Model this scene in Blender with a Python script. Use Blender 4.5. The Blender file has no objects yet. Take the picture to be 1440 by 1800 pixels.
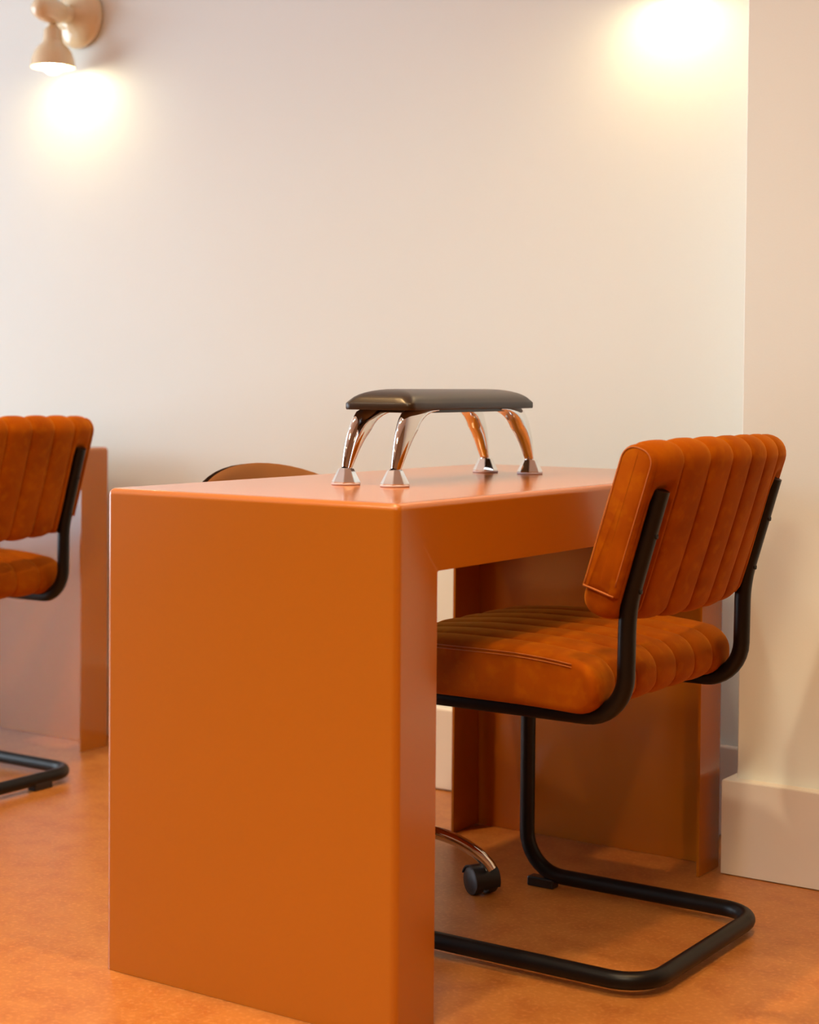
import bpy, bmesh, math, random
from mathutils import Vector, Matrix, Euler

random.seed(7)
PI = math.pi
scn = bpy.context.scene
C = scn.collection

# ------------------------------------------------------------------ camera
F_PX, CY, PITCH, ROLL, CAM_H, YAW = 3041.88, 772.71, 0.0329, 0.0081, 0.916, 0.5922
fw = Vector((-math.sin(YAW)*math.cos(PITCH), math.cos(YAW)*math.cos(PITCH), -math.sin(PITCH)))
rt = Vector((math.cos(YAW), math.sin(YAW), 0))
up = rt.cross(fw)
r2 = rt*math.cos(ROLL) + up*math.sin(ROLL)
u2 = -rt*math.sin(ROLL) + up*math.cos(ROLL)
cd = bpy.data.cameras.new('camera')
cam = bpy.data.objects.new('camera', cd)
C.objects.link(cam)
M = Matrix((r2, u2, -fw)).transposed().to_4x4()
M.translation = Vector((0, 0, CAM_H))
cam.matrix_world = M
cd.sensor_fit = 'VERTICAL'
cd.sensor_height = 36.0
cd.sensor_width = 28.8
cd.lens = F_PX/1800*36.0
cd.shift_y = (CY - 900)/1800
cd.clip_start = 0.05
cd.dof.use_dof = True
cd.dof.focus_distance = 2.85
cd.dof.aperture_fstop = 4.0
scn.camera = cam

# ------------------------------------------------------------------ world, lights, exposure
scn.view_settings.view_transform = 'Standard'
scn.view_settings.look = 'None'
scn.view_settings.gamma = 1.0
scn.view_settings.use_curve_mapping = False
scn.view_settings.exposure = 0.14

SKY = 6.5            # daylight behind the shop glazing
DOWN = 112.0          # ceiling downlights, added out of frame
BULB = 50.0
w = bpy.data.worlds.new('world'); scn.world = w
w.use_nodes = True
bg = w.node_tree.nodes['Background']
bg.inputs['Color'].default_value = (0.76, 0.89, 1.0, 1)
bg.inputs['Strength'].default_value = SKY

# room extents
WX0, WX1, WY0, WY1, WZ = -6.4, 1.7, -3.6, 3.2676, 2.85
# glazing in wall_left
GY0, GY1, GZ0, GZ1 = -1.7, 2.6, 0.10, 2.6

def portal():
    l = bpy.data.lights.new('daylight_portal', 'AREA')
    l.shape = 'RECTANGLE'; l.size = GZ1-GZ0; l.size_y = GY1-GY0
    l.cycles.is_portal = True
    o = bpy.data.objects.new('daylight_portal', l); C.objects.link(o)
    o.location = (WX0-0.06, (GY0+GY1)/2, (GZ0+GZ1)/2)
    o.rotation_euler = (0, -PI/2, 0)
portal()

WARM, AMBER = (1.0, 0.82, 0.54), (1.0, 0.62, 0.26)
DOWNLIGHTS = [  # x, y, power factor, cone angle, blend, colour
    (-1.33, 1.30, 0.78, 140, 0.6, WARM), (-1.95, 1.10, 0.35, 140, 0.6, WARM), (-0.25, -0.25, 2.7, 140, 0.6, WARM),  # last in this row is added as frontal light on pillar and plinth
    (-0.55, 1.92, 0.85, 63, 0.25, AMBER), (-2.30, 2.00, 1.15, 63, 0.25, AMBER),
    (-2.9, 0.5, 0.35, 140, 0.6, WARM), (-1.5, -2.0, 0.4, 140, 0.6, WARM), (-3.6, -1.8, 0.3, 140, 0.6, WARM)]
for x, y, k, cone, blend, col in DOWNLIGHTS:
    l = bpy.data.lights.new('downlight_lamp', 'SPOT')
    l.energy = DOWN*k; l.color = col
    l.spot_size = math.radians(cone); l.spot_blend = blend
    l.shadow_soft_size = 0.05 if k < 2 else 0.28
    o = bpy.data.objects.new('downlight_lamp', l); C.objects.link(o)
    o.location = (x, y, WZ-0.03)

# ------------------------------------------------------------------ helpers
def link(name, me, parent=None):
    o = bpy.data.objects.new(name, me); C.objects.link(o)
    if parent: o.parent = parent
    return o

def obj(name, bm, m, parent=None, smooth=False, angle=None):
    me = bpy.data.meshes.new(name)
    bmesh.ops.recalc_face_normals(bm, faces=bm.faces)
    if smooth:
        for f in bm.faces: f.smooth = True
        if angle is not None:
            a = math.radians(angle)
            for e in bm.edges:
                if len(e.link_faces) == 2 and e.calc_face_angle(0) > a: e.smooth = False
    bm.to_mesh(me); bm.free()
    me.materials.append(m)
    return link(name, me, parent)

def tag(o, label, cat, group=None):
    o['label'] = label; o['category'] = cat
    if group: o['group'] = group
    return o

def thing(name, label, cat, loc=(0, 0, 0), rz=0, group=None):
    o = bpy.data.objects.new(name, None); C.objects.link(o)
    o.empty_display_size = 0.05
    o.location = loc; o.rotation_euler = (0, 0, rz)
    return tag(o, label, cat, group)

def struct(name, bm, m, parent=None, **k):
    o = obj(name, bm, m, parent, **k)
    if parent is None: o['kind'] = 'structure'
    return o

def copy_tree(o, parent=None):
    c = o.copy(); C.objects.link(c)
    c.parent = parent
    for ch in list(o.children): copy_tree(ch, c)
    return c

def add_box(bm, a, b, bevel=0, seg=2):
    a, b = Vector(a), Vector(b)
    g = bmesh.ops.create_cube(bm, size=1)
    vs = g['verts']
    bmesh.ops.scale(bm, vec=b-a, verts=vs)
    bmesh.ops.translate(bm, vec=(a+b)/2, verts=vs)
    if bevel:
        es = list({e for v in vs for e in v.link_edges})
        bmesh.ops.bevel(bm, geom=es, offset=bevel, segments=seg, affect='EDGES', profile=0.5)
    return bm

def box(a, b, bevel=0, seg=2):
    return add_box(bmesh.new(), a, b, bevel, seg)

def round_path(pts, radii, n=8):
    """polyline with filleted corners"""
    pts = [Vector(p) for p in pts]
    out = [pts[0]]
    for i in range(1, len(pts)-1):
        p, a, b = pts[i], pts[i-1], pts[i+1]
        r = radii[i-1]
        d1 = (a-p).normalized(); d2 = (b-p).normalized()
        ang = d1.angle(d2)
        if r <= 0: out.append(p); continue
        t = r/math.tan(ang/2)
        c = p + (d1+d2).normalized()*(r/math.sin(ang/2))
        s, e = p+d1*t-c, p+d2*t-c
        tot = s.angle(e); ax = s.cross(e).normalized()
        for k in range(n+1):
            out.append(c + Matrix.Rotation(tot*k/n, 3, ax) @ s)
    out.append(pts[-1])
    return out

def sweep(bm, path, rad, n=14, caps=True, prof=None, up0=None):
    """tube along path; rad may be a list of radii or (ra, rb) pairs"""
    path = [Vector(p) for p in path]
    m = len(path)
    tang = []
    for i in range(m):
        a = path[max(i-1, 0)]; b = path[min(i+1, m-1)]
        tang.append((b-a).normalized())
    u = up0 or Vector((0, 0, 1))
    if abs(u.dot(tang[0])) > 0.95: u = Vector((1, 0, 0))
    u = (u - tang[0]*u.dot(tang[0])).normalized()
    rings = []
    for i in range(m):
        u = (u - tang[i]*u.dot(tang[i])).normalized()
        v = tang[i].cross(u)
        r = rad[i] if isinstance(rad, (list, tuple)) else rad
        ra, rb = r if isinstance(r, (list, tuple)) else (r, r)
        ring = []
        for k in range(n):
            if prof: pu, pv = prof(k/n, i/(m-1))
            else: pu, pv = math.cos(2*PI*k/n), math.sin(2*PI*k/n)
            ring.append(bm.verts.new(path[i] + u*pu*ra + v*pv*rb))
        rings.append(ring)
    for i in range(m-1):
        for k in range(n):
            bm.faces.new((rings[i][k], rings[i][(k+1) % n], rings[i+1][(k+1) % n], rings[i+1][k]))
    if caps:
        bm.faces.new(rings[0][::-1]); bm.faces.new(rings[-1])
    return bm

def lathe(bm, prof, n=32, center=(0, 0, 0), axis='Z', close=True):
    c = Vector(center)
    rings = []
    for r, z in prof:
        ring = []
        for k in range(n):
            a = 2*PI*k/n
            p = Vector((r*math.cos(a), r*math.sin(a), z))
            if axis == 'Y': p = Vector((p.x, p.z, p.y))
            if axis == 'X': p = Vector((p.z, p.x, p.y))
            ring.append(bm.verts.new(c+p))
        rings.append(ring)
    for i in range(len(rings)-1):
        for k in range(n):
            bm.faces.new((rings[i][k], rings[i][(k+1) % n], rings[i+1][(k+1) % n], rings[i+1][k]))
    if close:
        bm.faces.new(rings[0]); bm.faces.new(rings[-1])
    return bm

# ------------------------------------------------------------------ materials
def mat(name, color, rough=0.5, metal=0.0, spec=0.5, ior=1.5, coat=0, coat_rough=0.05, sheen=0, sheen_tint=None,
        noise=None, bump=None, emit=None, sheen_rough=0.4):
    m = bpy.data.materials.new(name); m.use_nodes = True
    nt = m.node_tree; b = nt.nodes['Principled BSDF']
    b.inputs['Base Color'].default_value = (*color, 1)
    b.inputs['Roughness'].default_value = rough
    b.inputs['Metallic'].default_value = metal
    b.inputs['Specular IOR Level'].default_value = spec
    b.inputs['IOR'].default_value = ior
    b.inputs['Coat Weight'].default_value = coat
    b.inputs['Coat Roughness'].default_value = coat_rough
    b.inputs['Sheen Weight'].default_value = sheen
    b.inputs['Sheen Roughness'].default_value = sheen_rough
    if sheen_tint: b.inputs['Sheen Tint'].default_value = (*sheen_tint, 1)
    if emit:
        b.inputs['Emission Color'].default_value = (*emit[0], 1)
        b.inputs['Emission Strength'].default_value = emit[1]
    tc = nt.nodes.new('ShaderNodeTexCoord')
    if noise:  # list of (scale, detail, colour2, lo, hi)
        prev = None
        for sc, det, col2, lo, hi, strn in noise:
            n = nt.nodes.new('ShaderNodeTexNoise'); n.inputs['Scale'].default_value = sc; n.inputs['Detail'].default_value = det
            nt.links.new(tc.outputs['Object'], n.inputs['Vector'])
            mr = nt.nodes.new('ShaderNodeMapRange')
            mr.inputs['From Min'].default_value = lo; mr.inputs['From Max'].default_value = hi
            mr.inputs['To Max'].default_value = strn
            nt.links.new(n.outputs['Fac'], mr.inputs['Value'])
            mx = nt.nodes.new('ShaderNodeMix'); mx.data_type = 'RGBA'
            nt.links.new(mr.outputs['Result'], mx.inputs['Factor'])
            if prev is None: mx.inputs['A'].default_value = (*color, 1)
            else: nt.links.new(prev, mx.inputs['A'])
            mx.inputs['B'].default_value = (*col2, 1)
            prev = mx.outputs['Result']
        nt.links.new(prev, b.inputs['Base Color'])
    if bump:
        sc, det, st, dist = bump
        n = nt.nodes.new('ShaderNodeTexNoise'); n.inputs['Scale'].default_value = sc; n.inputs['Detail'].default_value = det
        nt.links.new(tc.outputs['Object'], n.inputs['Vector'])
        bp = nt.nodes.new('ShaderNodeBump'); bp.inputs['Strength'].default_value = st; bp.inputs['Distance'].default_value = dist
        nt.links.new(n.outputs['Fac'], bp.inputs['Height'])
        nt.links.new(bp.outputs['Normal'], b.inputs['Normal'])
    return m

M_WALL = mat('wall_paint', (0.80, 0.85, 0.83), 0.6, spec=0.3, noise=[(1.3, 3, (0.80, 0.82, 0.78), 0.35, 0.7, 0.6)], bump=(260, 3, 0.25, 0.0006))
M_BASE = mat('skirting_paint', (0.80, 0.76, 0.70), 0.35, noise=[(9, 3, (0.77, 0.72, 0.66), 0.4, 0.7, 0.5)], bump=(60, 3, 0.15, 0.0006))
M_ROOM = mat('far_room_paint', (0.26, 0.12, 0.05), 0.7, spec=0.3)
M_CEIL = mat('ceiling_paint', (0.80, 0.77, 0.73), 0.8, spec=0.2)
M_FLOOR = mat('orange_linoleum', (0.44, 0.156, 0.028), 0.36, spec=0.6,
              noise=[(2.2, 5, (0.49, 0.185, 0.040), 0.35, 0.7, 0.8), (18, 7, (0.36, 0.105, 0.016), 0.44, 0.68, 0.75), (130, 5, (0.66, 0.28, 0.09), 0.50, 0.70, 0.5)],
              bump=(320, 3, 0.12, 0.0004))
M_DESK = mat('orange_lacquer', (0.43, 0.125, 0.004), 0.18, spec=0.7, coat=0.3, coat_rough=0.15, bump=(900, 2, 0.08, 0.0001))
M_VELVET = mat('rust_velvet', (0.33, 0.070, 0.0), 0.8, spec=0.06, sheen=0.4, sheen_tint=(1.0, 0.38, 0.03),
               noise=[(11, 4, (0.22, 0.038, 0.0), 0.42, 0.68, 0.7), (45, 4, (0.42, 0.12, 0.0), 0.5, 0.72, 0.5)], bump=(900, 3, 0.35, 0.0006))
M_SEAM = mat('velvet_seam_thread', (0.40, 0.11, 0.012), 0.7, sheen=0.3, sheen_tint=(1.0, 0.42, 0.1))
M_BLACK = mat('black_powder_coat', (0.003, 0.002, 0.002), 0.40, spec=0.3, bump=(700, 2, 0.15, 0.0002))
M_PLASTIC = mat('black_plastic', (0.008, 0.008, 0.009), 0.28, spec=0.5)
M_LEATHER = mat('black_leatherette', (0.026, 0.014, 0.006), 0.30, spec=0.35, bump=(650, 3, 0.2, 0.0004))
M_CHROME = mat('chrome', (0.86, 0.84, 0.82), 0.05, metal=1.0)
M_CERAMIC = mat('cream_ceramic', (0.84, 0.67, 0.42), 0.12, spec=0.6, coat=0.6)
M_TAN = mat('tan_leather', (0.66, 0.33, 0.12), 0.5, bump=(300, 3, 0.2, 0.0005))
M_DARKTAN = mat('dark_brown_shell', (0.05, 0.02, 0.01), 0.4)
M_BULB = mat('bulb_glow', (1, 0.9, 0.7), 0.3, emit=((1.0, 0.84, 0.52), BULB))
M_LENS = mat('downlight_glow', (1, 0.9, 0.7), 0.3, emit=((1.0, 0.72, 0.42), 12))
M_WHITE = mat('white_metal', (0.75, 0.72, 0.68), 0.4)
M_FRAME = mat('window_frame_paint', (0.72, 0.72, 0.72), 0.4)
M_RUBBER = mat('pale_sole', (0.62, 0.50, 0.55), 0.5)
def glass():
    m = bpy.data.materials.new('clear_glass'); m.use_nodes = True
    nt = m.node_tree; nt.nodes.remove(nt.nodes['Principled BSDF'])
    out = nt.nodes['Material Output']
    t = nt.nodes.new('ShaderNodeBsdfTransparent'); g = nt.nodes.new('ShaderNodeBsdfGlossy'); g.inputs['Roughness'].default_value = 0.02
    mx = nt.nodes.new('ShaderNodeMixShader'); fr = nt.nodes.new('ShaderNodeFresnel'); fr.inputs['IOR'].default_value = 1.45
    nt.links.new(fr.outputs[0], mx.inputs[0]); nt.links.new(t.outputs[0], mx.inputs[1]); nt.links.new(g.outputs[0], mx.inputs[2])
    nt.links.new(mx.outputs[0], out.inputs['Surface'])
    return m
M_GLASS = glass()

# ------------------------------------------------------------------ room
T = 0.12
struct('floor', box((WX0-T, WY0-T, -0.1), (WX1+T, WY1+T, 0)), M_FLOOR)
struct('ceiling', box((WX0-T, WY0-T, WZ), (WX1+T, WY1+T, WZ+0.1)), M_CEIL)
struct('wall_back', box((WX0-T, WY1, 0), (WX1+T, WY1+T, WZ)), M_WALL)
struct('wall_front', box((WX0-T, WY0-T, 0), (WX1+T, WY0, WZ)), M_ROOM)
struct('wall_right', box((WX1, WY0, 0), (WX1+T, WY1, WZ)), M_ROOM)
bm = bmesh.new()
add_box(bm, (WX0-T, WY0, 0), (WX0, WY1, GZ0)); add_box(bm, (WX0-T, WY0, GZ1), (WX0, WY1, WZ))
add_box(bm, (WX0-T, WY0, GZ0), (WX0, GY0, GZ1)); add_box(bm, (WX0-T, GY1, GZ0), (WX0, WY1, GZ1))
struct('wall_left', bm, M_WALL)
# glazing: frame, mullions and panes
bm = bmesh.new()
xa, xb = WX0-0.09, WX0-0.03
for z in (GZ0, GZ1-0.05): add_box(bm, (xa, GY0, z), (xb, GY1, z+0.05))
NM = 3
for i in range(NM+1):
    y = GY0 + (GY1-GY0-0.05)*i/NM
    add_box(bm, (xa, y, GZ0+0.05), (xb, y+0.05, GZ1-0.05))
wf = struct('window_1', bm, M_FRAME)
for i in range(NM):
    ya = GY0 + (GY1-GY0-0.05)*i/NM + 0.05; yb = GY0 + (GY1-GY0-0.05)*(i+1)/NM
    b_ = bmesh.new()
    b_.faces.new([b_.verts.new(p) for p in ((WX0-0.06, ya, GZ0+0.05), (WX0-0.06, yb, GZ0+0.05), (WX0-0.06, yb, GZ1-0.05), (WX0-0.06, ya, GZ1-0.05))])
    obj('window_pane', b_, M_GLASS, wf)
# chimney-breast like pillar on the right
PX, PY, PH = -1.3062, 2.9993, 0.178
QX, QY = -1.2884, 3.0280
struct('wall_pillar', box((QX, QY, 0), (WX1, WY1, WZ), 0.002, 1), M_WALL)
BH = 0.185
def skirting(name, a, b, bev=0.004):
    struct(name, box(a, b, bev, 2), M_BASE, smooth=False)
skirting('baseboard_back', (WX0, WY1-0.02, 0.002), (QX, WY1, BH))
bm = bmesh.new()
# L-shaped plinth hugging the pillar corner
pts = [(PX, PY), (WX1, PY), (WX1, QY+0.001), (QX+0.001, QY+0.001), (QX+0.001, WY1-0.02), (PX, WY1-0.02)]
vb = [bm.verts.new((x, y, 0.002)) for x, y in pts]; vt = [bm.verts.new((x, y, PH)) for x, y in pts]
bm.faces.new(vb); bm.faces.new(vt[::-1])
for i in range(6): bm.faces.new((vb[i], vb[(i+1) % 6], vt[(i+1) % 6], vt[i]))
bmesh.ops.bevel(bm, geom=[e for e in bm.edges if e.verts[0].co.z > 0.1 and e.verts[1].co.z > 0.1 and (min(e.verts[0].co.y, e.verts[1].co.y) < PY+0.001)],
                offset=0.0015, segments=2, affect='EDGES')
struct('baseboard_pillar', bm, M_BASE)

# ------------------------------------------------------------------ ceiling downlights (added out of frame to light the room)
grp = 'unseen recessed ceiling downlights'
_dl = 'unseen small white recessed ceiling downlight '
DL_LABELS = dict(zip([(d[0], d[1]) for d in DOWNLIGHTS], [_dl+q for q in (
    'right over the near end of the middle desk', 'just left of the near end of the middle desk', 'added above the viewer as frontal light, much wider than the others',
    'over the rust chair at the middle desk', 'between the middle desk and the left desk', 'in front of the left desk',
    'behind the viewer on the right', 'behind the viewer on the left')]))
for x, y, k, cone, blend, col in DOWNLIGHTS:
    t = thing('downlight', DL_LABELS[(x, y)], 'light', (x, y, WZ), 0, grp)
    obj('trim_ring', lathe(bmesh.new(), [(0.055, 0), (0.055, -0.006), (0.040, -0.008), (0.040, 0)], 24, close=False), M_WHITE, t, True, 40)
    t.scale = (1, 1, 1) if k < 2 else (5, 5, 1)  # the added frontal light is widened to soften its shadows
    obj('lens', lathe(bmesh.new(), [(0.039, -0.001), (0.039, -0.003)], 24), M_LENS, t)

# ------------------------------------------------------------------ desks
H, W, L, LT, SH, RB = 0.75, 0.5468, 1.0996, 0.0985, 0.005, 0.0105
def desk(label, loc, group=None):
    """shell desk, local origin at the near front corner on the floor: x from -W to 0, y from 0 to L"""
    lo, hi = Vector((-W, 0, -0.2)), Vector((0, L, H))
    bmo = box(lo, hi, RB, 5)
    # round box without splitting the lower rim
    def tmp(bm):
        me = bpy.data.meshes.new('tmp'); bm.to_mesh(me); bm.free()
        o = bpy.data.objects.new('tmp', me); C.objects.link(o); return o
    A = tmp(bmo)
    B = tmp(box((-W-0.1, LT, -0.5), (0.1, L-LT, H-0.1004), 0.003, 2))
    D = tmp(box((-W+SH, SH, -0.5), (-SH, L-SH, H-SH)))
    for cutter in (D, B):
        md = A.modifiers.new('b', 'BOOLEAN'); md.operation = 'DIFFERENCE'; md.object = cutter; md.solver = 'EXACT'
    dg = bpy.context.evaluated_depsgraph_get()
    me = bpy.data.meshes.new_from_object(A.evaluated_get(dg))
    for o in (A, B, D):
        m_ = o.data; bpy.data.objects.remove(o); bpy.data.meshes.remove(m_)
    bm = bmesh.new(); bm.from_mesh(me); bpy.data.meshes.remove(me)
    bmesh.ops.bisect_plane(bm, geom=bm.verts[:]+bm.edges[:]+bm.faces[:], plane_co=(0, 0, 0.0005), plane_no=(0, 0, 1), clear_inner=True)
    ilo, ihi = lo+Vector((RB, RB, RB)), hi-Vector((RB, RB, RB))
    groups = {'tabletop': [], 'end_panel_a': [], 'end_panel_b': [], 'frame_a': [], 'frame_b': []}
    for f in bm.faces:
        c = f.calc_center_median()
        if c.z > H-RB-1e-4: k = 'tabletop'
        elif c.y < RB+1e-4 and c.x > -W+SH*0.5 - 1: k = 'end_panel_a'
        elif c.y > L-RB-1e-4: k = 'end_panel_b'
        elif c.x > -W/2: k = 'frame_a'
        else: k = 'frame_b'
        groups[k].append(f)
    t = thing('manicure_desk', label, 'desk', loc, 0, group)
    for k, fs in groups.items():
        idx, verts, faces, norms = {}, [], [], []
        for f in fs:
            flat = max(abs(c) for c in f.normal) > 0.9995
            fi = []
            for lp in f.loops:
                v = lp.vert
                if v.index not in idx: idx[v.index] = len(verts); verts.append(v.co.copy())
                fi.append(idx[v.index])
                if flat: norms.append(f.normal.copy())
                else:
                    q = Vector([min(max(v.co[i], ilo[i]), ihi[i]) for i in range(3)])
                    d = v.co-q
                    norms.append(d.normalized() if d.length > RB*0.8 else f.normal.copy())
            faces.append(fi)
        nm = {'end_panel_a': 'end_panel', 'end_panel_b': 'end_panel', 'frame_a': 'front_frame', 'frame_b': 'rear_frame'}.get(k, k)
        m2 = bpy.data.meshes.new(nm)
        m2.from_pydata([tuple(v) for v in verts], [], faces); m2.materials.append(M_DESK)
        m2.polygons.foreach_set('use_smooth', [True]*len(faces))
        m2.normals_split_custom_set([tuple(n) for n in norms])
        link(nm, m2, t)
    bm.free()
    return t
DX, DY = -1.3297, 1.9517
OX, OY = -1.700, 0.1064
dk = desk('orange lacquered manicure desk in the middle of the picture carrying the padded hand rest', (DX, DY, 0))
dk2 = copy_tree(dk); dk2.location = (DX+OX+0.003, DY+OY+0.002, 0)
dk2['label'] = 'second orange lacquered desk behind the left velvet chair, partly cut off'

# ------------------------------------------------------------------ cantilever velvet chairs
SY0, SY1 = 2.305, 2.735      # tube planes (world y); chair local origin = (-1.35, 2.52, 0)
CX, CYc = -1.35, 2.52
def chan(y, y0, y1, n, depth):
    """bulge of stitched channels: 0 at a seam, depth in mid channel"""
    u = (y-y0)/(y1-y0)*n
    f = u-math.floor(u) if u < n else 1.0
    s = abs(2*f-1)
    return depth*math.sqrt(max(0.0, 1-s**2.6))
def pill_profile(length, thick, r, n):
    """rounded rectangle outline (a along length, b thickness), centred; returns (pos, normal, s_fraction)"""
    ha, hb = length/2-r, thick/2-r
    out = []
    cor = [(ha, hb, 0), (-ha, hb, PI/2), (-ha, -hb, PI), (ha, -hb, 3*PI/2)]
    for j, (ca, cb, a0) in enumerate(cor):
        for k in range(n+1):
            a = a0+PI/2*k/n
            out.append(((ca+r*math.cos(a), cb+r*math.sin(a)), (math.cos(a), math.sin(a))))
        na, nb, _ = cor[(j+1) % 4]
        a = a0+PI/2
        m = 12 if j % 2 == 0 else 3
        for k in range(1, m):
            f = k/m
            out.append(((ca+(na-ca)*f+r*math.cos(a), cb+(nb-cb)*f+r*math.sin(a)), (math.cos(a), math.sin(a))))
    return out
def channel_cushion(length, thick, r, y0, y1, nch, depth, crown, place, end_round=0.012):
    """returns bmesh: channels run along a (profile plane), repeat along y. place(a, b, y)->world"""
    bm = bmesh.new()
    prof = pill_profile(length, thick, r, 7)
    per = 12
    ys = []
    for c in range(nch):
        for k in range(per):
            f = k/per
            # cluster samples near seams
            f = 0.5-0.5*math.cos(PI*f)
            ys.append(y0+(y1-y0)*(c+f)/nch)
    ys.append(y1)
    # shrink the outline at the very ends so that the edge is rounded
    ring_sets = []
    ext = []
    for k in range(4, 0, -1):
        a = PI/2*k/4; ext.append((y0+end_round-end_round*math.sin(a), end_round*(1-math.cos(a))))
    rows = [(y, sh, 0) for y, sh in ext]
    for y in ys:
        if y0+end_round <= y <= y1-end_round: rows.append((y, 0, 1))
    for y, sh in reversed(ext): rows.append((y1-(y-y0), sh, 0))
    for y, sh, fl in rows:
        ring = []
        d = chan(y, y0, y1, nch, depth)
        for (a, b), (na, nb) in prof:
            e = 1-(2*a/length)**2
            cr = crown*max(0, e)*(1-abs((y-(y0+y1)/2)/((y1-y0)/2))**4)
            off = d-depth-sh
            ring.append(bm.verts.new(place(a+na*off, b+nb*off+(cr if nb > 0.5 else 0), y)))
        ring_sets.append(ring)
    n = len(prof)
    for i in range(len(ring_sets)-1):
        for k in range(n):
            bm.faces.new((ring_sets[i][k], ring_sets[i][(k+1) % n], ring_sets[i+1][(k+1) % n], ring_sets[i+1][k]))
    bm.faces.new(ring_sets[0][::-1]); bm.faces.new(ring_sets[-1])
    return bm, prof
RT = 0.0138
LEAN = 0.30
YA, YB = 2.270, 2.770
def chair(label, loc, group):
    t = thing('cantilever_chair', label, 'chair', loc, 0, group)
    def lp(x, y, z): return Vector((x-CX, y-CYc, z))
    zb, zr = 0.0235, 0.4165
    # one continuous bent tube
    def side(y, y2):
        return [lp(-1.106, y, 0.762), lp(-1.158, y, 0.585), lp(-1.160, y, zr), lp(-1.573, y, zr), lp(-1.573, y, zb), lp(-1.121, y, zb)]
    a = side(SY0, 0); b = side(SY1, 0)[::-1]
    pts = a+b
    rad = [0.25, 0.066, 0.07, 0.075, 0.062, 0.062, 0.075, 0.07, 0.066, 0.25]
    path = round_path(pts, rad, 9)
    obj('frame', sweep(bmesh.new(), path, RT, 18), M_BLACK, t, True, 50)
    for y in (SY0, SY1):
        s = box((-1.566-CX, y-CYc-0.012, 0.0), (-1.512-CX, y-CYc+0.012, 0.018), 0.003, 2)
        obj('glide_pad', s, M_PLASTIC, t)
    for y in (SY0, SY1):
        for z in (0.695, 0.612):
            x = -1.158+(z-0.585)*0.294 if z > .6 else -1.158
            s = lathe(bmesh.new(), [(0.0062, -0.002), (0.0062, 0.0012), (0.004, 0.0026), (0.0022, 0.0026), (0.0018, 0.0008)], 16, axis='X')
            o = obj('screw', s, M_BLACK, t, True, 40)
            o.location = lp(x+RT*0.88, y, z); o.rotation_euler = (0, -0.29, 0)
    # seat: profile a = along depth (x), b = up
    sx0, sx1, sz0, sz1 = -1.645, -1.190, 0.424, 0.515
    def pseat(a, b, y):
        # front slopes down a bit, the underside is flatter
        x = (sx0+sx1)/2+a; z = (sz0+sz1)/2+b
        u = (x-sx0)/(sx1-sx0)
        z -= (0.012*max(0, 1-u*2.6)**1.5 + 0.016*max(0, (u-0.62)/0.38)**2)*(0.35+0.65*(b/(sz1-sz0)+0.5))
        return lp(x, y, z)
    bm, prof = channel_cushion(sx1-sx0, sz1-sz0, 0.040, YA, YB, 7, 0.0075, 0.004, pseat, 0.008)
    seat = obj('seat', bm, M_VELVET, t, True, 60)
    # backrest: profile a = up along the lean, b = +x (towards the posts)
    ca, sa = math.cos(LEAN), math.sin(LEAN)
    bl, bt = 0.272, 0.063
    bc = (-1.1580, 0.7015)
    def pback(a, b, y):
        v = (y-2.52)/0.25
        a2 = a + (-0.014*(1-abs(v)**2.5) if a < 0 else 0.005*(1-abs(v)**3))*min(1, abs(a)/0.1)
        X = bc[0]+0.029*(1-v*v)+a2*sa+b*ca; Z = bc[1]+a2*ca-b*sa
        for yp in (SY0, SY1):     # the fabric is pressed in by the two posts
            dy = abs(y-yp)/0.022
            if b > 0 and dy < 1.6 and Z < 0.775:
                xp = -1.158+max(0, Z-0.585)*0.2938 - RT*0.75 + 0.012*dy**3 + max(0, (Z-0.758)/0.017)*0.016
                X = min(X, xp)
        return lp(X, y, Z)
    bm, prof = channel_cushion(bl, bt, 0.0300, YA, YB, 7, 0.0085, 0.003, pback, 0.012)
    back = obj('backrest', bm, M_VELVET, t, True, 60)
    # stitched cover flap on both ends of the backrest and piping lines
    for sgn, ye in ((-1, YA), (1, YB)):
        bm = bmesh.new()
        outer = pill_profile(bl-0.006, bt-0.006, 0.029, 7)
        lay = []
        for k, (grow, dy) in enumerate(((0.0, -0.004), (0.0, 0.0016), (-0.0025, 0.0042), (-0.010, 0.0055))):
            ring = []
            for (a, b), (na, nb) in outer:
                if a < -0.095: a = -0.095+(a+0.095)*0.02
                ring.append(bm.verts.new(pback(a+na*grow, b+nb*grow, ye+sgn*dy)))
            lay.append(ring)
        n = len(outer)
        for i in range(len(lay)-1):
            for k in range(n): bm.faces.new((lay[i][k], lay[i][(k+1) % n], lay[i+1][(k+1) % n], lay[i+1][k]))
        bm.faces.new(lay[0][::-1]); bm.faces.new(lay[-1])
        fl = obj('side_flap', bm, M_VELVET, back, True, 60)
        # piping along the front edge and bottom hem
        bm = bmesh.new()
        fb = bt/2-0.007
        outl = round_path([(-0.092, -fb, 0), (bl/2-0.008, -fb, 0), (bl/2-0.008, fb, 0), (-0.092, fb, 0)], [0.021, 0.021], 8)
        fine = []
        for q0, q1 in zip(outl[:-1], outl[1:]):
            m = max(1, int((q1-q0).length/0.012))
            for k in range(m): fine.append(q0.lerp(q1, k/m))
        pth = [pback(q.x, q.y, ye+sgn*0.0048) for q in fine]
        sweep(bm, pth, 0.0010, 6)
        pth2 = [pback(-0.095, -0.026+0.052*k/8, ye+sgn*0.0046) for k in range(9)]
        sweep(bm, pth2, 0.0016, 6)
        obj('stitching', bm, M_SEAM, back, True)
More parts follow.
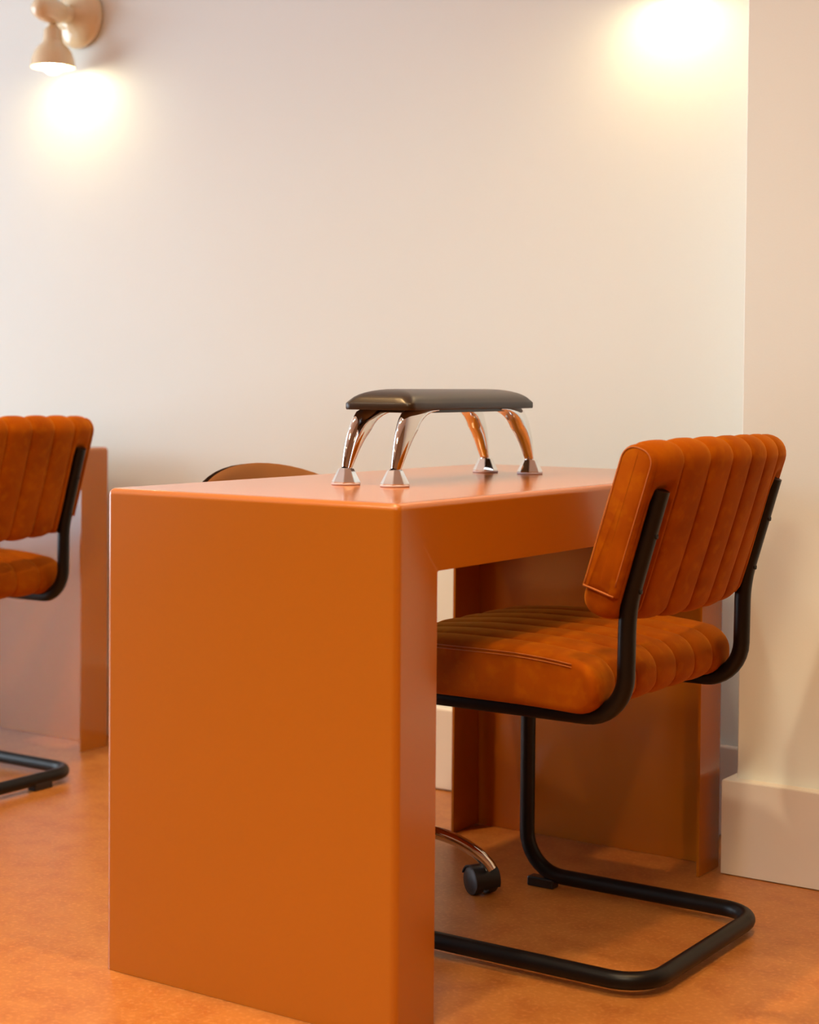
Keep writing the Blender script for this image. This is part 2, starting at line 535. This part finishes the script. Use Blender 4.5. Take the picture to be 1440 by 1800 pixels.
    # double stitch along the seat side edge
    for sgn, ye in ((-1, YA), (1, YB)):
        bm = bmesh.new()
        for off in (0.0, 0.0050):
            pth = []
            for k in range(40):
                a = -0.200+0.385*k/39
                hl = (sx1-sx0)/2
                z = (sz1-sz0)/2-0.009-off
                if a > hl-0.040:
                    q = (a-(hl-0.040))/0.040; z -= 0.040*(1-math.sqrt(max(0, 1-q*q)))
                if a < -(hl-0.040):
                    q = (-a-(hl-0.040))/0.040; z -= 0.040*(1-math.sqrt(max(0, 1-q*q)))
                pth.append(pseat(a, z, ye+sgn*(0.0004 if off == 0 else 0.0006)))
            sweep(bm, pth, 0.0009, 5)
        obj('stitching', bm, M_SEAM, seat, True)
    return t
ch1 = chair('rust velvet cantilever chair on black tube frame tucked in at the middle desk', (CX, CYc, 0), 'rust velvet cantilever chairs')
ch2 = copy_tree(ch1); ch2.location = (CX+OX-0.007, CYc+OY, 0)
ch2['label'] = 'rust velvet cantilever chair at the left edge of the picture, partly cut off'
o = obj('glide_pad', box((-1.133-CX, 2.60-CYc, 0.0), (-1.109-CX, 2.655-CYc, 0.018), 0.003, 2), M_PLASTIC, ch2)

# ------------------------------------------------------------------ padded hand rest on the desk
HRX, HRY, HRA = -1.618, 2.512, math.radians(4.0)
hr = thing('hand_rest', 'black padded manicure hand rest on four curved chrome legs on the middle desk', 'hand rest', (HRX, HRY, 0.75), HRA)
bm = bmesh.new()
PL, PW = 0.455, 0.130
def padring(z, inset, cr):
    pts = []
    hx, hy = PW/2-inset, PL/2-inset
    for j, (sx, sy, a0) in enumerate(((1, 1, 0), (-1, 1, PI/2), (-1, -1, PI), (1, -1, 3*PI/2))):
        for k in range(7):
            a = a0+PI/2*k/6
            pts.append((sx*(hx-cr)+cr*math.cos(a), sy*(hy-cr)+cr*math.sin(a)))
        nx = ((1, 1), (-1, 1), (-1, -1), (1, -1))[(j+1) % 4]
        m = 6 if j % 2 == 0 else 14
        a = a0+PI/2
        p0 = (sx*(hx-cr)+cr*math.cos(a), sy*(hy-cr)+cr*math.sin(a)); p1 = (nx[0]*(hx-cr)+cr*math.cos(a), nx[1]*(hy-cr)+cr*math.sin(a))
        for k in range(1, m): pts.append((p0[0]+(p1[0]-p0[0])*k/m, p0[1]+(p1[1]-p0[1])*k/m))
    return [(x, y, z) for x, y in pts]
zb = 0.1215
layers = [padring(zb, 0.004, 0.012), padring(zb, 0.001, 0.014), padring(zb+0.002, 0.0, 0.015), padring(zb+0.010, 0.0, 0.015), padring(zb+0.0125, 0.002, 0.014)]
for k in range(1, 9):
    f = k/8
    layers.append(padring(zb+0.0125+0.0215*math.sin(f*PI/2), 0.002+0.060*(0.25*f+0.75*(1-math.cos(f*PI/2))), 0.014*(1-f)+0.006))
rings = [[bm.verts.new(p) for p in l] for l in layers]
n = len(rings[0])
for i in range(len(rings)-1):
    for k in range(n): bm.faces.new((rings[i][k], rings[i][(k+1) % n], rings[i+1][(k+1) % n], rings[i+1][k]))
bm.faces.new(rings[0][::-1]); bm.faces.new(rings[-1])
obj('cushion', bm, M_LEATHER, hr, True, 50)
obj('base_plate', box((-0.050, -0.170, zb-0.005), (0.050, 0.170, zb+0.001), 0.001, 1), M_PLASTIC, hr)
def hr_leg(sx, sy):
    bm = bmesh.new()
    fx, fy = sx*0.046, sy*0.245
    P0 = Vector((fx, fy, 0.026)); P1 = Vector((fx, fy-sy*0.022, 0.075)); P2 = Vector((fx*0.93, fy-sy*0.038, 0.126)); P3 = Vector((fx*0.85, fy-sy*0.130, 0.1205))
    path, rad = [], []
    for k in range(17):
        f = k/16
        p = P0*(1-f)**3+P1*3*f*(1-f)**2+P2*3*f*f*(1-f)+P3*f**3
        path.append(p)
        g = math.sin(min(1, f/0.62)*PI/2)
        wid = 0.0088+0.0075*g
        thk = 0.0092+0.0168*(f/0.55)**0.85 if f < 0.55 else 0.026-0.0230*((f-0.55)/0.45)**0.8
        rad.append((thk, wid))
    def prof(u, s):
        a = 2*PI*u
        # rounded keel shape: ridge along the outside
        r = 1-0.16*abs(math.sin(1.5*a))**1.2
        return math.cos(a)*r, math.sin(a)*r
    sweep(bm, path, rad, 24, True, prof, Vector((0, sy, 0.0)))
    o = obj('leg', bm, M_CHROME, hr, True, 60)
    # faceted foot
    b2 = bmesh.new()
    n = 8
    rings = []
    for r, z in ((0.0235, 0.003), (0.0240, 0.0045), (0.0125, 0.0265), (0.0105, 0.0275)):
        rings.append([b2.verts.new((fx+r*math.cos(2*PI*(k+0.5)/n), fy+r*math.sin(2*PI*(k+0.5)/n), z)) for k in range(n)])
    for i in range(3):
        for k in range(n): b2.faces.new((rings[i][k], rings[i][(k+1) % n], rings[i+1][(k+1) % n], rings[i+1][k]))
    b2.faces.new(rings[0][::-1]); b2.faces.new(rings[-1])
    bmesh.ops.bevel(b2, geom=b2.edges[:], offset=0.0006, segments=2, affect='EDGES')
    obj('foot', b2, M_CHROME, o)
    obj('foot_pad', lathe(bmesh.new(), [(0.0225, 0.0), (0.0238, 0.0012), (0.0238, 0.0028), (0.0225, 0.0034)], 24, (fx, fy, 0)), M_RUBBER, o, True, 40)
for sx in (-1, 1):
    for sy in (-1, 1): hr_leg(sx, sy)

# ------------------------------------------------------------------ swivel chair behind the desk
SX, SYy = -1.850, 2.507
sc = thing('swivel_chair', 'tan swivel chair with chrome star base and black casters behind the middle desk', 'chair', (SX, SYy, 0))
# gas lift
obj('gas_lift', lathe(bmesh.new(), [(0.034, 0.075), (0.036, 0.12), (0.025, 0.125), (0.025, 0.26), (0.014, 0.262), (0.014, 0.40)], 24), M_CHROME, sc, True, 40)
for k in range(5):
    a = math.radians(25)+2*PI*k/5
    bm = bmesh.new()
    d = Vector((math.cos(a), math.sin(a), 0))
    prof_pts = [(0.03, 0.108), (0.10, 0.114), (0.17, 0.112), (0.22, 0.100), (0.26, 0.080), (0.282, 0.062), (0.292, 0.048)]
    path = [d*r+Vector((0, 0, z)) for r, z in prof_pts]
    # smooth the arm
    dense = []
    for i in range(len(path)-1):
        p0 = path[max(i-1, 0)]; p1 = path[i]; p2 = path[i+1]; p3 = path[min(i+2, len(path)-1)]
        for q in range(4):
            s = q/4
            dense.append(0.5*((2*p1)+(p2-p0)*s+(2*p0-5*p1+4*p2-p3)*s*s+(3*p1-p0-3*p2+p3)*s**3))
    dense.append(path[-1])
    rad = [(0.011, 0.0135)]*len(dense)
    sweep(bm, dense, rad, 16)
    leg = obj('leg', bm, M_CHROME, sc, True, 60)
    # caster: stem, hood, twin wheels
    cang = math.radians(152)+k*1.3
    cc = d*0.2795
    cdir = Vector((math.cos(cang), math.sin(cang), 0)); cax = Vector((-cdir.y, cdir.x, 0))
    ctr = cc+cdir*0.012+Vector((0, 0, 0.0255))
    bm = bmesh.new()
    Mx = Matrix((cdir, cax, Vector((0, 0, 1)))).transposed().to_4x4(); Mx.translation = ctr
    def wheel(bm, y0, y1):
        vs = []
        for r, yy in ((0.0, y0), (0.017, y0), (0.0195, y0+0.001*(1 if y1 > y0 else -1)), (0.0245, y0+0.0015*(1 if y1 > y0 else -1)), (0.0252, (y0+y1)/2), (0.0245, y1), (0.0, y1)):
            vs.append([bm.verts.new(Mx @ Vector((max(r, 0.0005)*math.cos(2*PI*q/24), yy, max(r, 0.0005)*math.sin(2*PI*q/24)))) for q in range(24)])
        for i in range(len(vs)-1):
            for q in range(24): bm.faces.new((vs[i][q], vs[i][(q+1) % 24], vs[i+1][(q+1) % 24], vs[i+1][q]))
    wheel(bm, -0.024, -0.006); wheel(bm, 0.024, 0.006)
    # hood between/above the wheels
    hv = []
    for yy in (-0.0055, 0.0055):
        ring = [bm.verts.new(Mx @ Vector((0.026*math.cos(math.radians(q)), yy, 0.026*math.sin(math.radians(q))))) for q in range(-30, 211, 12)]
        hv.append(ring)
    for q in range(len(hv[0])-1): bm.faces.new((hv[0][q], hv[0][q+1], hv[1][q+1], hv[1][q]))
    bm.faces.new(hv[0][::-1]); bm.faces.new(hv[1])
    hv = []
    for rr in (0.0262, 0.0285):
        for yy in (-0.0245, 0.0245):
            hv.append([bm.verts.new(Mx @ Vector((rr*math.cos(math.radians(q)), yy, rr*math.sin(math.radians(q))))) for q in range(20, 201, 12)])
    A_, B_, C_, D_ = hv
    for q in range(len(A_)-1):
        bm.faces.new((A_[q], A_[q+1], B_[q+1], B_[q])); bm.faces.new((C_[q], C_[q+1], D_[q+1], D_[q]))
        bm.faces.new((A_[q], A_[q+1], C_[q+1], C_[q])); bm.faces.new((B_[q], B_[q+1], D_[q+1], D_[q]))
    bm.faces.new((A_[0], B_[0], D_[0], C_[0])); bm.faces.new((A_[-1], B_[-1], D_[-1], C_[-1]))
    obj('caster', bm, M_PLASTIC, leg, True, 35)
    obj('caster_stem', lathe(bmesh.new(), [(0.0055, 0.05), (0.0055, 0.062)], 12, tuple(cc)), M_CHROME, leg, True, 40)
bm = bmesh.new()
bm2, _ = channel_cushion(0.36, 0.07, 0.033, -0.20, 0.20, 1, 0.006, 0.008, lambda a, b, y: Vector((a-0.055, y, 0.435+b)), 0.02)
obj('seat', bm2, M_TAN, sc, True, 60).rotation_euler.z = -0.32
bm.free()
def shell(rad_off, z_shrink):
    bm = bmesh.new(); rows = []
    NU, NV = 24, 14
    for j in range(NV+1):
        row = []
        for i in range(NU+1):
            u = -1+2*i/NU; v = j/NV
            y = 0.185*math.sin(u*PI/2)
            ztop = 0.760-0.10*(1-math.sqrt(max(0, 1-(y/0.188)**2)))-z_shrink
            z = 0.50+(ztop-0.50)*v
            x = -0.255+0.075*(abs(y)/0.185)**2+rad_off-0.04*(z-0.5)
            row.append(bm.verts.new((x, y, z)))
        rows.append(row)
    for j in range(NV):
        for i in range(NU): bm.faces.new((rows[j][i], rows[j][i+1], rows[j+1][i+1], rows[j+1][i]))
    bmesh.ops.solidify(bm, geom=bm.faces[:], thickness=0.012)
    return bm
obj('backrest', shell(0.010, 0.0), M_TAN, sc, True, 50).rotation_euler.z = -0.32
obj('back_shell', shell(-0.010, 0.002), M_DARKTAN, sc, True, 50).rotation_euler.z = -0.32
obj('back_bracket', sweep(bmesh.new(), round_path([(-0.02, 0, 0.395), (-0.26, 0, 0.395), (-0.262, 0, 0.60)], [0.06], 8), 0.012, 12), M_BLACK, sc, True, 60).rotation_euler.z = -0.32

# ------------------------------------------------------------------ wall lamps
def lamp(label, loc, group):
    """origin on the wall at the plate centre; -y points into the room"""
    t = thing('wall_lamp', label, 'lamp', loc, 0, group)
    R_ = 0.080
    pr = [(0.074, 0.0), (0.080, -0.004), (0.0805, -0.010), (0.077, -0.018), (0.066, -0.027), (0.048, -0.034), (0.034, -0.040), (0.028, -0.048)]
    obj('wall_plate', lathe(bmesh.new(), pr, 48, axis='Y'), M_CERAMIC, t, True, 60)
    arm = [(0.027, -0.030), (0.024, -0.050), (0.0235, -0.065), (0.027, -0.075), (0.031, -0.085), (0.0325, -0.100), (0.0325, -0.118), (0.030, -0.135), (0.026, -0.148), (0.019, -0.158), (0.008, -0.163)]
    obj('arm', lathe(bmesh.new(), arm, 32, axis='Y'), M_CERAMIC, t, True, 60)
    ya = -0.100
    # hanging bell shade (hollow)
    out = [(0.010, -0.028), (0.012, -0.038), (0.018, -0.043), (0.0235, -0.050), (0.0245, -0.070), (0.027, -0.080), (0.038, -0.090), (0.048, -0.104), (0.0545, -0.122), (0.0575, -0.143)]
    inn = [(0.0545, -0.1425), (0.0515, -0.122), (0.045, -0.106), (0.036, -0.094), (0.022, -0.086), (0.020, -0.070)]
    obj('shade', lathe(bmesh.new(), out+inn, 48, (0, ya, 0)), M_CERAMIC, t, True, 50)
    bl = [(0.012, -0.075), (0.014, -0.088), (0.022, -0.102), (0.0285, -0.116), (0.030, -0.128), (0.0275, -0.141), (0.021, -0.152), (0.011, -0.1585), (0.002, -0.160)]
    obj('bulb', lathe(bmesh.new(), bl, 32, (0, ya, 0)), M_BULB, t, True)
    # small turned knob on top
    kb = [(0.010, 0.028), (0.012, 0.038), (0.020, 0.042), (0.0245, 0.050), (0.0245, 0.066), (0.018, 0.074), (0.006, 0.078)]
    obj('knob', lathe(bmesh.new(), kb, 32, (0, ya, 0)), M_CERAMIC, t, True, 60)
    return t
LX, LZ = -3.235, 1.853
la = lamp('cream ceramic wall lamp with lit bell shade at top left of the picture', (LX, WY1, LZ), 'cream ceramic wall lamps')
lb = copy_tree(la); lb.location = (LX+1.69, WY1, LZ)
lb['label'] = 'cream ceramic wall lamp above the middle desk, its glow at the top right'
